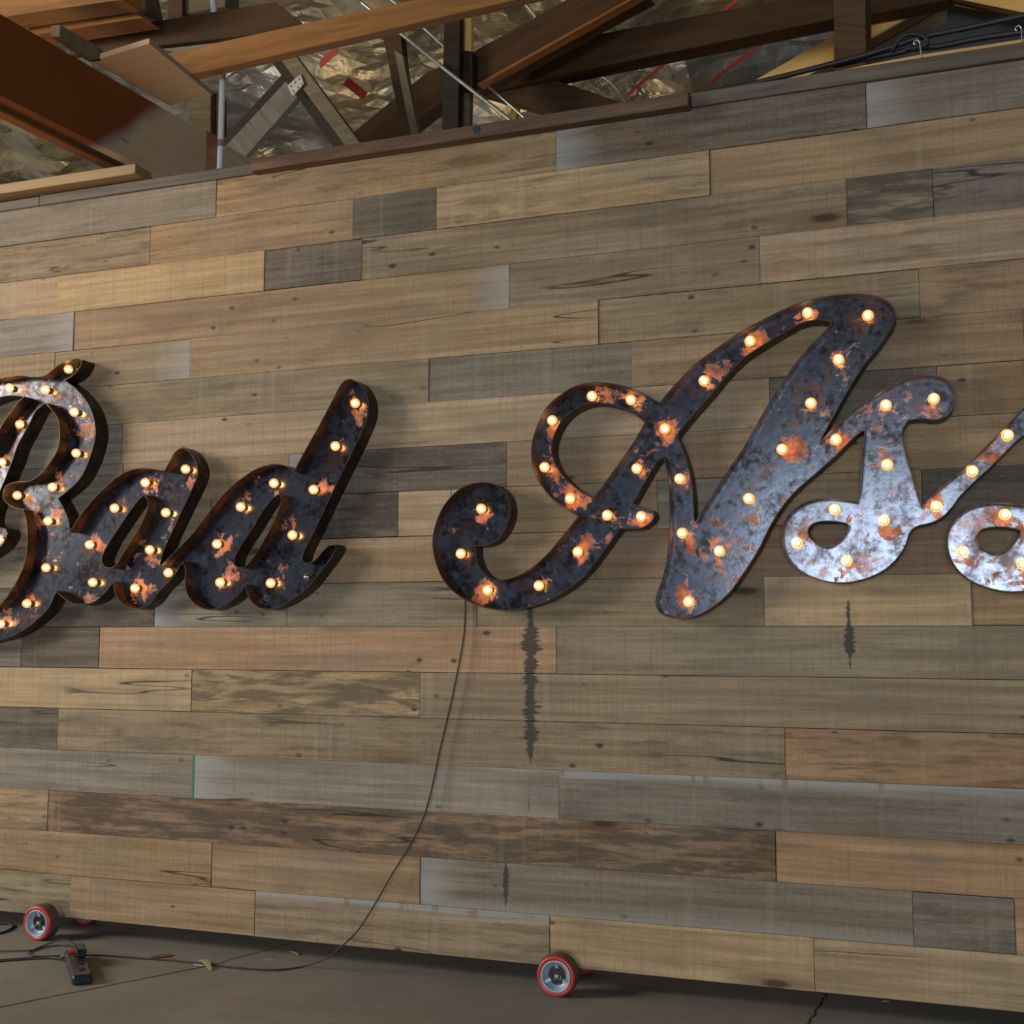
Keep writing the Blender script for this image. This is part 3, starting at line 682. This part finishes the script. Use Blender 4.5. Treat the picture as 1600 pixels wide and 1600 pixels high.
# --- "Bad"
B_out = [(546,592),(560,597.5),(571,612.5),(576,630),(574,652),(563,680),(552.5,702),(517.5,774),(495,822),(475,863),(472,875),(478,879.5),(490,876),(512.5,853),(524,851),(526,857),(518,871),(500,895),(480,919),(455,938),(432,949),(410,952),(395,943),(386,928),(383,915),
 (372,930),(352,945),(325,953),(303,943),(291,925),(288.5,905),(289,888),(285,879),(270,902),(250,922.5),(236,941),(218,951),(200,949),(185,938),(178,922),(177,910),(165,925),(150,939),(130,945),(112,943),(98,934),(88,925),
 (75,951),(55,971),(30,988.5),(0,1000),(-40,1008),(-95,1004),(-150,985),(-185,950),(-195,905),(-180,872),(-150,855),(-118,862),(-102,885),(-108,908),(-128,915),(-118,935),(-90,950),(-50,954),(-20,950),(0,944),(20,917.5),(33,893),(40,868),(42.5,840),(41,815),(36,797),(24,794),(12,788),(5,779),(4.5,768),(10,758),(25,752.5),(45,751),(60,743),(71,731),(81,717.5),(89,702.5),(92.5,687.5),(92.5,671),(90,656),(83,644),(70.5,630),
 (56,642.5),(47.5,659),(37.5,677.5),(27.5,696),(20,717.5),(12,739),(2,763),(-8,788),(-14,808),(-12,821),(0,824),(9,826),(12,834),(6,848),(-8,862),(-30,875),(-58,879),(-78,868),(-84,848),(-74,815),(-58,778),(-35,735),(-16,700),(0,669),(15,644),(31,625),(37,620),(25,618.5),(12.5,618.5),(0,621),(-25,632),(-48,652),(-58,680),(-72,695),(-92,690),(-100,668),(-92,636),(-70,610),(-38,596),
 (0,591),(12.5,588),(31,586.5),(50,588),(65,587.5),(75,583),(87.5,572.5),(100,565),(112.5,560.5),(122.5,560),(128,562),(127,569),(120,581),(110,589.5),(101,594),(119,607.5),(131,621),(140,635),(146,650),(149,665),(149.5,680),(146,697),(141,714),(133,734),(122.5,751),(106,767),(91,779),(100,795),(107,813),(109.5,830),
 (125,805),(145,780),(170,755),(190,740),(212,732),(232,731),(250,734.5),(257,735),(265,720),(275,704),(285,698.5),(297.5,707.5),(307.5,725),(309,742),(297.5,770),(282.5,802),(267.5,834),(255,863),(250,884),
 (275,860),(300,834),(320,807.5),(342.5,779),(360,761),(378,746.5),(400,732.5),(425,725),(445,727),(459,736),(480,697.5),(505,652.5),(525,614),(535,597.5)]
a_h = [(225,774),(215,783),(195,811),(175,841),(163,862),(159,876),(163,885),(172,887),(180,883.5),(190,868),(205,844),(220,818),(229,797),(231,782)]
d_h = [(435,773),(425,780),(410,800),(392,830),(377,852),(367,871),(365.5,881),(372,886),(382.5,884.5),(395,871),(410,847.5),(422.5,825),(432.5,802.5),(438.5,785),(439,776)]
Bb = [(555,630),(524,697),(490,765),(457,836),(423,911),(482,902),(428,755),(376,792),(339,850),(344,910),(290,733),(227,754),(179,794),(140,851),(145,910),(211,919),(234,859),(259,801),(263,895),(107,577),(15,606),(71,609),(116,644),(119,708),(31,663),(3,722),(82,761),(27,774),(75,814),(72,887),(42,943),(1,975),(-1,843),(-34,605),(-75,650),(-30,775),(-48,845),(-50,985),(-110,980),(-158,935),(-140,885)]
rB = empty('marquee_sign', (-2.5, 0, 0)); tag(rB, 'rusty steel marquee sign of script letters B a d, left of the other word', 'sign', 'lit marquee signs on the plank wall')
word(rB, WA(B_out), [WA(a_h), WA(d_h)], Bb, 11, unlit=(5,))

# ------------------------------------------------------------------ cords and power strip
def cable(name, pts, rad, m, seg=7, sub=5):
    return bmobj(name, tube_bm(catmull([Vector(p) for p in pts], sub), rad, seg), m, smooth=True)
cp_ = [(727, 935, -.012), (727, 945, -.014), (726.5, 960, -.016), (725, 990, -.016), (719, 1027.5, -.018), (709, 1078, -.02), (699, 1122, -.02), (687, 1172.6, -.021), (675, 1230, -.022), (661.6, 1277, -.024), (638, 1324.5, -.028), (611, 1368, -.034), (584, 1415.6, -.045), (557, 1456, -.065), (532, 1480, -.09)]
pts = [at(x, y, Y) for x, y, Y in cp_]
e1 = atz(475, 1510, .004)
pts += [at(512, 1496, (-.09+e1.y)/2)]
pts += [atz(x, y, .004) for x, y in ((475, 1510), (425, 1515.5), (350, 1510), (275, 1501), (220, 1497), (165, 1493))]
sb0 = atz(122, 1505, 0)
plug_a = atz(134, 1493, .012)
pts += [plug_a]
o = cable('sign_cord', pts, .0026, M_CORD); tag(o, 'thin dark cord hanging from the right-hand sign down to the floor', 'cord')
# power strip
nl, nr, flp = atz(112, 1541, 0), atz(145, 1538, 0), atz(99.5, 1499, 0)
ux = (nr-nl); wdt = ux.length; ux.normalize(); uy = (flp-nl); lng = uy.length; uy.normalize()
ps = empty('power_strip', nl+ux*wdt/2+uy*lng/2); ps.rotation_euler.z = math.atan2(uy.y, uy.x)-math.pi/2
tag(ps, 'black power strip lying on the floor with a plug and red switch', 'power strip')
print('strip', wdt, lng)
M_PS = plain('glossy_black_plastic', (.022, .026, .034), .22, 0, .2, 40, .6)
def psp(name, bm, m, smooth=False):
    o = bmobj(name, bm, m, ps, smooth); return o
hw, hl = wdt/2, lng/2
bm = box_bm(-hw, hw, -hl, hl, .0, .028, .006); psp('body', bm, M_PS)
for k in range(3):
    yy = -hl+lng*(.2+.22*k); psp('outlet', lathe_bm([(0, 0), (.012, 0), (.0135, .0015), (.0135, .003)], (0, 0, 0), 18), M_BLACK).matrix_local = Matrix.Translation((0, yy, .0305)) @ Matrix.Rotation(-math.pi/2, 4, 'X')
psp('switch', box_bm(-hw*.65, -hw*.15, hl*.66, hl*.86, .0285, .034, .0012), plain('red_switch', (.5, .03, .02), .4))
bm = box_bm(-.004, hw*.95, hl*.25, hl*.78, .0285, .052, .005); psp('plug', bm, M_PS)
# cords at the strip
def W(x, y, z=.004): return atz(x, y, z)
tag(cable('power_cable', [W(-90, 1510), W(-30, 1504), W(0, 1501), W(40, 1498), W(75, 1496.5), W(90, 1497, .008), W(98.5, 1497.5, .012)], .0042, M_BLACK), 'thick black supply cable running from the left edge to the power strip', 'cable')
tag(cable('plug_cord', [W(121, 1490, .045), W(119, 1480, .06), W(110, 1471, .05), W(98, 1468.5, .03), W(84, 1472, .012), W(62, 1480), W(46, 1488), W(50, 1493), W(70, 1494), W(93, 1493.5, .006)], .0024, M_CORD), 'thin cord looping up over the plug of the power strip', 'cord')
tag(cable('floor_cord', [W(-80, 1487), W(-20, 1486.5), W(20, 1486), W(50, 1485), W(72, 1479.5), W(95, 1477), W(112, 1478, .012), W(120, 1487, .035)], .0022, M_CORD), 'thin dark cord running straight left across the floor behind the thick cable', 'cord')
tag(cable('coiled_cable', [W(-60, 1440), W(-20, 1442), W(0, 1443.5), W(14, 1443.5), W(21, 1447), W(14, 1453), W(0, 1458), W(-30, 1462)], .0034, M_BLACK), 'black cable loop on the floor left of the caster wheel', 'cable')
# scraps on the floor
M_CHIP = plain('pale_wood_chip', (.42, .36, .18), .8)
def scrap(p, q, wd, lab, m=M_CHIP, h=.006, curl=.0, name='wood_chip'):
    a, b = W(*p, 0.0005), W(*q, 0.0005); d = b-a; nn = Vector((-d.y, d.x, 0)).normalized()*wd/2; bm = bmesh.new(); n = 8; R = []
    for i in range(n+1):
        t = i/n; c = a+d*t+Vector((0, 0, h*.3+curl*math.sin(t*math.pi))); k = math.sin(math.pi*(.12+.76*t))
        R.append([bm.verts.new(c-nn*k), bm.verts.new(c+nn*k), bm.verts.new(c+nn*k+Vector((0, 0, .0015))), bm.verts.new(c-nn*k+Vector((0, 0, .0015)))])
    for i in range(n):
        for k in range(4): bm.faces.new((R[i][k], R[i][(k+1) % 4], R[i+1][(k+1) % 4], R[i+1][k]))
    bm.faces.new(R[0]); bm.faces.new(R[-1][::-1])
    c0 = (a+b)/2; c0.z = 0
    return tag(bmobj(name, bm, m, origin=c0), lab, 'debris')
scrap((312, 1502), (329, 1517), .02, 'curled pale wood shaving lying across the cord on the floor', curl=.012)
scrap((302, 1508), (318, 1510), .005, 'small white splinter beside the curled shaving', plain('white_splinter', (.6, .6, .58), .6))
scrap((453, 1488), (466, 1493), .010, 'pale wood splinter on the floor below the wall', curl=.003)
scrap((236, 1496), (270, 1493), .03, 'flat orange brown scrap beside the floor cord', plain('orange_scrap', (.20, .08, .025), .8))
scrap((362, 1513), (377, 1514), .006, 'short brown stick just in front of the floor cord', plain('brown_stick', (.16, .09, .05), .8))
scrap((415, 1501), (432, 1501.5), .004, 'thin grey sliver on the floor behind the cord', plain('grey_sliver', (.32, .32, .30), .8))
scrap((1378, 1566), (1390, 1567), .008, 'tiny pale chip at the foot of the wall on the right', curl=.002)

# ------------------------------------------------------------------ roof timbers
def timber(name, quad, dep, thick, m, label=None, cat='beam', parent=None, zplane=None):
    P = [atb(x, y, dep) for x, y in quad]
    c = sum(P, Vector())/len(P)
    u = (P[1]-P[0]).normalized(); rot = Matrix((u, BY, u.cross(BY))).transposed()
    bm = prism_bm([rot.inverted() @ (p-c) for p in P], rot.inverted() @ (BY*thick), .002)
    o = bmobj(name, bm, m); o.matrix_world = Matrix.Translation(c) @ rot.to_4x4()
    if parent is not None:
        o.parent = parent; o.matrix_parent_inverse = Matrix.Translation(-parent.location)
    if label: tag(o, label, cat)
    return o
def beam_box(name, p, q, wid, h, m, label=None, cat='beam', bot=True, parent=None):
    """box whose lower right edge runs p->q (same height); wid goes left, h goes up"""
    d = (q-p); L = d.length; d.normalize(); left = Vector((-d.y, d.x, 0)); mid = (p+q)/2+left*wid/2+Vector((0, 0, h/2))
    o = bmobj(name, box_bm(-L/2, L/2, -wid/2, wid/2, -h/2, h/2, .002), m)
    o.location = mid; o.rotation_euler.z = math.atan2(d.y, d.x)
    if parent is not None: o.parent = parent; o.matrix_parent_inverse = Matrix.Translation(-parent.location)
    if label: tag(o, label, cat)
    return o
ZA = 2.66
p, q = atz(0, 149, ZA), atz(205, 252, ZA); d = (q-p).normalized(); near = p-d*1.6; far = p+d*(1.62)
# far end sits where the beam stops beyond the wall
tA = atz(300, 298, ZA)
main = empty('ceiling_beam', near); tag(main, 'massive orange brown doubled beam crossing over the wall at upper left', 'beam')
L = (q-p).length; far = q+d*1.75
print('beamA', near, far, (near-far).length)
hA = .262
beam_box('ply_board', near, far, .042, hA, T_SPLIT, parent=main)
lf = Vector((-d.y, d.x, 0))
beam_box('ply_board', near+lf*.042+Vector((0, 0, .012)), far+lf*.042+Vector((0, 0, .012)), .052, hA-.012, T_DARK, parent=main)
beam_box('ply_board', near+lf*.094, far+lf*.094, .042, hA, T_ORANGE, parent=main)
ZT2 = ZA+hA
# plywood off-cut resting on that beam
P4 = [atz(x, y, ZT2+.004) for x, y in ((143, 96), (233, 68), (331, 149), (265, 165))]
c = sum(P4, Vector())/4
tag(bmobj('plywood_sheet', prism_bm([v-c for v in P4], (0, 0, .019)), M_PLY), 'small tilted plywood sheet resting on top of the big orange beam', 'board'); bpy.data.objects['plywood_sheet'].location = c
tag(bmobj('wood_block', prism_bm([atz(x, y, ZT2+.004) for x, y in ((80, 58), (93, 57), (160, 94), (140, 97))], (0, 0, .04)), T_TAN), 'short pale wood block between the big beam and the plywood sheet', 'board')
dB = atz(310, 120, ZT2+.002).dot(BY)
print('dB', dB)
timber('ceiling_beam', [(225, 91), (860, -47), (860, -13), (225, 134)], dB, .042, T_BEAM, 'long light brown beam running across the top left above the wall')
timber('stored_plank', [(100, 55), (430, 3), (483, 45), (110, 86)], dB+.05, .03, T_DARK, 'dark plank with a slanted cut end stacked above the light brown beam', 'plank')
timber('stored_plank', [(36, 35), (189, 11), (223, 27), (50, 55)], dB-.10, .09, T_ORANGE, 'short orange plank end above the dark plank at upper left', 'plank')
timber('stored_plank', [(-60, -40), (205, -52), (190, -1), (28, 23), (-60, 40)], dB-.22, .09, T_BEAM, 'thick tan plank filling the top left corner', 'plank')
timber('wood_block', [(190, -20), (222, -20), (232, 26), (190, 10)], dB+.12, .09, T_OLIVE, 'olive brown block end beside the stacked plank ends', 'board')
timber('wall_stud', [(262, -30), (285, -30), (285, 26), (262, 32)], dB+.5, .09, T_DARK, 'dark upright stud seen above the slanted plank', 'stud')
timber('wall_stud', [(285, -30), (352, -30), (352, 10), (285, 22)], dB+.52, .09, T_OLIVE, 'broad olive upright behind the white conduit, above the beams', 'stud')
timber('wall_stud', [(294, 100), (329, 100), (329, 262), (294, 262)], dB+1.75, .06, T_OLIVE, 'olive brown post standing behind the plywood sheet', 'stud')
timber('wall_stud', [(329, 100), (343, 100), (343, 262), (329, 262)], dB+1.78, .06, T_DARK, 'narrow dark post just left of the white conduit', 'stud')
timber('wood_block', [(322, 203), (341, 214), (341, 285), (320, 285)], -.045, .03, timber_mat('red_brown_block', (.17, .08, .04)), 'reddish brown block against the pale beam end, left of the white conduit', 'board')
# truss webs
def two_ply(name, q1, m1, q2, m2, dep, label, extra=None):
    r = empty(name, atb(*q1[0], dep)); tag(r, label, 'truss')
    timber('web_board', q1, dep, .035, m1, parent=r); timber('web_board', q2, dep+.04, .05, m2, parent=r)
    if extra: extra(r)
    return r
def nailplate(r):
    P = [(432, 110+19), (466, 113+4), (474, 130), (457, 152)]
    timber('nail_plate', [(448, 134), (469.5, 115), (475.5, 131), (457, 151)], .938, .003, M_PLATE, parent=r)
    bm = bmesh.new()
    for u in (.2, .5, .8):
        for v in (.25, .72):
            qx = 448+(469.5-448)*u+(457-448)*v; qy = 134+(115-134)*u+(151-134)*v
            prism_bm([atb(qx+a, qy+b, .9365) for a, b in ((-1.3, -.8), (.6, -1.4), (1.3, .8), (-.6, 1.4))], BY*.002, 0, bm)
    o = bmobj('nail_heads', bm, M_HUBD); o.parent = r; o.matrix_parent_inverse = Matrix.Translation(-r.location)
two_ply('truss_web', [(452.6, 120), (473, 143), (372, 258), (345, 236)], T_GREY, [(441, 115), (453, 121), (350, 232), (335, 232)], T_BLACK, 1.10, 'grey diagonal truss board rising right to a metal nail plate')  # black second board added for the grey stud's dark side
two_ply('truss_web', [(436, 90), (460, 84), (575, 240), (549, 240)], T_TAN, [(418, 88), (442, 92), (552, 240), (528, 240)], T_BLACK, .95, 'tan diagonal truss board falling right, crossing the nail plate', nailplate)  # added black board stands for the tan web's dark side
two_ply('truss_web', [(616, 78), (629, 86), (657, 225), (644, 225)], T_TAN, [(597, 50), (626, 50), (641, 215), (629, 215)], T_DARK, 1.3, 'slim leaning tan and brown stud left of the dark post')
r = two_ply('roof_post', [(694, 20), (719, 20), (715.6, 215), (690, 215)], T_BLACK, [(718, 78), (738, 80), (738, 140), (716, 140)], T_BLACK, 1.1, 'nearly black upright post behind the middle of the cap board')
timber('web_board', [(718, 20), (736, 20), (736, 84), (719, 78)], 1.17, .03, T_YELLOW, parent=r); timber('web_board', [(715, 135), (735, 135), (733, 215), (714, 215)], 1.17, .03, T_TAN, parent=r)
timber('roof_brace', [(520, 232), (669, 111), (700, 100), (700, 150), (600, 228)], 1.6, .10, T_DARK, 'dark brown brace rising right to the black post')
timber('roof_brace', [(735, 83), (905, -12), (1010, -14), (740, 134)], 1.2, .12, T_DARK, 'broad dark brown rafter rising right from the black post')
timber('roof_brace', [(744, 131), (1000, -12), (1008, -12), (750, 133)], 1.19, .05, T_ORANGE, 'thin orange edge strip under the broad dark rafter')  # strip coloured as the rafter's warmly lit lower edge
timber('roof_chord', [(745, 89), (1345, -24), (1345, 21), (745, 143)], 1.45, .10, T_DARK, 'long dark brown chord running right to the brown post')
timber('roof_brace', [(740, 118), (848, 118), (1005, 172), (900, 188), (740, 142)], 1.5, .08, T_DARK, 'short dark brace sloping down right to the cap board')
timber('roof_post', [(1303, -30), (1352, -30), (1354, 145), (1303, 145)], 1.35, .14, timber_mat('brown_post_timber', (.12, .062, .030)), 'plain brown upright post at upper right above the cap board', 'post')
timber('roof_brace', [(1110, 165), (1304, 54), (1400, -2), (1478, -6), (1352, 65), (1225, 140)], 1.8, .09, T_YELLOW, 'bright yellow diagonal board passing behind the brown post')
timber('roof_brace', [(1225, 142), (1352, 67), (1478, -4), (1500, -4), (1352, 80), (1250, 142)], 1.79, .02, T_DARK, 'dark edge board under the yellow diagonal')
timber('roof_chord', [(1350, -30), (1500, -50), (1480, 0), (1352, 24)], 1.7, .09, T_DARK, 'dark board right of the brown post above the yellow diagonal')
timber('roof_brace', [(1500, -30), (1640, -30), (1640, 28), (1488, -2)], 1.75, .06, T_YELLOW, 'yellow board in the top right corner')
timber('roof_brace', [(1476, -2), (1492, -3), (1640, 28), (1640, 38)], 1.73, .03, T_DARK, 'dark edge under the yellow corner board')
timber('roof_chord', [(1040, 168), (1355, 101), (1435, 86), (1640, 54), (1640, 110), (1040, 200)], .45, .04, T_YELLOW, 'yellow board lying behind the cap board at right')
timber('wood_block', [(806, 150), (813, 151), (805, 190), (791, 190)], 1.9, .03, T_YELLOW, 'small bright wood strip right of the steel conduit', 'board')
# wooden pieces lower left of foil, on top of wall
zt = ZT+.031
pA, pB = atz(0, 304, zt+.004), atz(211, 272, zt+.004); dd = (pB-pA).normalized(); wT = .089
P = [pA-dd*1.2, pB]; lf2 = Vector((-dd.y, dd.x, 0)); midT = (P[0]+P[1])/2+lf2*wT/2+Vector((0, 0, .019))
o = bmobj('loose_timber', box_bm(-(P[1]-P[0]).length/2, (P[1]-P[0]).length/2, -wT/2, wT/2, -.016, .019, .002), T_PINE); o.location = midT; o.rotation_euler.z = math.atan2(dd.y, dd.x)
tag(o, 'pale pine stick lying along the top edge of the wall at left', 'timber'); print('loose', pA, pB)
# conduits and cables
def pipe(name, pp, rad, m, label, cat='pipe', dep=None):
    pts = [atb(x, y, dd_) for x, y, dd_ in pp]
    return tag(bmobj(name, tube_bm(catmull(pts, 6), rad, 12), m, smooth=True), label, cat)
cw = pipe('conduit', [(343.5, 300, -.05), (344, 262, -.05), (346, 190, -.05), (347.5, 118, -.05), (346, 60, -.05), (336, 30, -.05), (333, 0, -.05), (331, -40, -.05)], .0115, M_CONDW, 'white vertical conduit rising behind the cap board')
a = atb(345, 225, -.05)
bmobj('coupling', tube_bm([a-Vector((0, 0, .012)), a+Vector((0, 0, .012))], .0138, 14), M_STEEL, cw)
pipe('conduit', [(560, 0, 1.15), (625.6, 52, 1.15), (700, 112, 1.07), (792.6, 184, 1.0), (850, 230, 1.0)], .0085, M_COND, 'dark steel conduit slanting down right in front of the black post')
pipe('conduit', [(600, -10, 1.24), (661, 43, 1.24), (740, 115, 1.24), (815, 180, 1.24), (860, 225, 1.24)], .0065, M_COND, 'thin bright conduit slanting behind the black post')
pipe('conduit', [(818, 3, 1.55), (835, 24, 1.55), (860, 60, 1.55)], .008, M_COND, 'short bright conduit at the top behind the dark rafter')
pipe('wire', [(890, 85, 2.0), (925, 110, 2.0), (955, 130, 2.0), (975, 156, 2.0), (980, 170, 2.0)], .005, M_COND, 'thin pale wire bending down behind the short dark brace', 'wire')
for i, (pp, rr, lab) in enumerate((([(1040, 156, .22), (1110, 144, .22), (1200, 125, .22), (1303, 99, .22), (1352, 86, .22), (1410, 68, .22), (1440, 58, .22), (1520, 42, .22), (1600, 24, .22), (1680, 6, .22)], .0085, 'thick black cable strung above the cap board at right'),
        ([(1300, 103, .24), (1352, 92, .24), (1400, 83, .24), (1428, 76, .24), (1470, 72, .24), (1530, 60, .24), (1600, 50, .24), (1680, 38, .24)], .009, 'lower black cable sagging under the thick one'),
        ([(1395, 78, .2), (1405, 62, .2), (1420, 54, .2), (1442, 56, .2), (1450, 66, .2), (1438, 74, .2), (1415, 76, .2)], .005, 'small black cable loop around the screw hook'))):
    pipe('cable', pp, rr, M_BLACK, lab, 'cable')
timber('dark_backdrop', [(1352, 92), (1400, 72), (1480, 36), (1480, 0), (1640, 20), (1640, 80), (1352, 130)], 1.9, .05, plain('dark_grey_panel', (.055, .058, .064), .8), 'dark grey sheet standing for the shaded background behind the cables at right', 'panel')  # added sheet, its dark colour stands for the shaded background
for a_, b_, c_, d_ in ((-40, 20, 300, 200), (90, 130, 300, 200)):
    pass
for (x0, y0, x1, y1, wd) in ((20, 300, 75, 215, 16), (110, 290, 170, 215, 14)):
    timber('roof_rafter', [(x0, y0), (x1, y1), (x1+wd, y1), (x0+wd, y0)], 2.2, .05, T_DARK, 'dark rafter behind the %s foil patch at left' % ('leftmost' if x0 < 60 else 'second'), 'rafter')
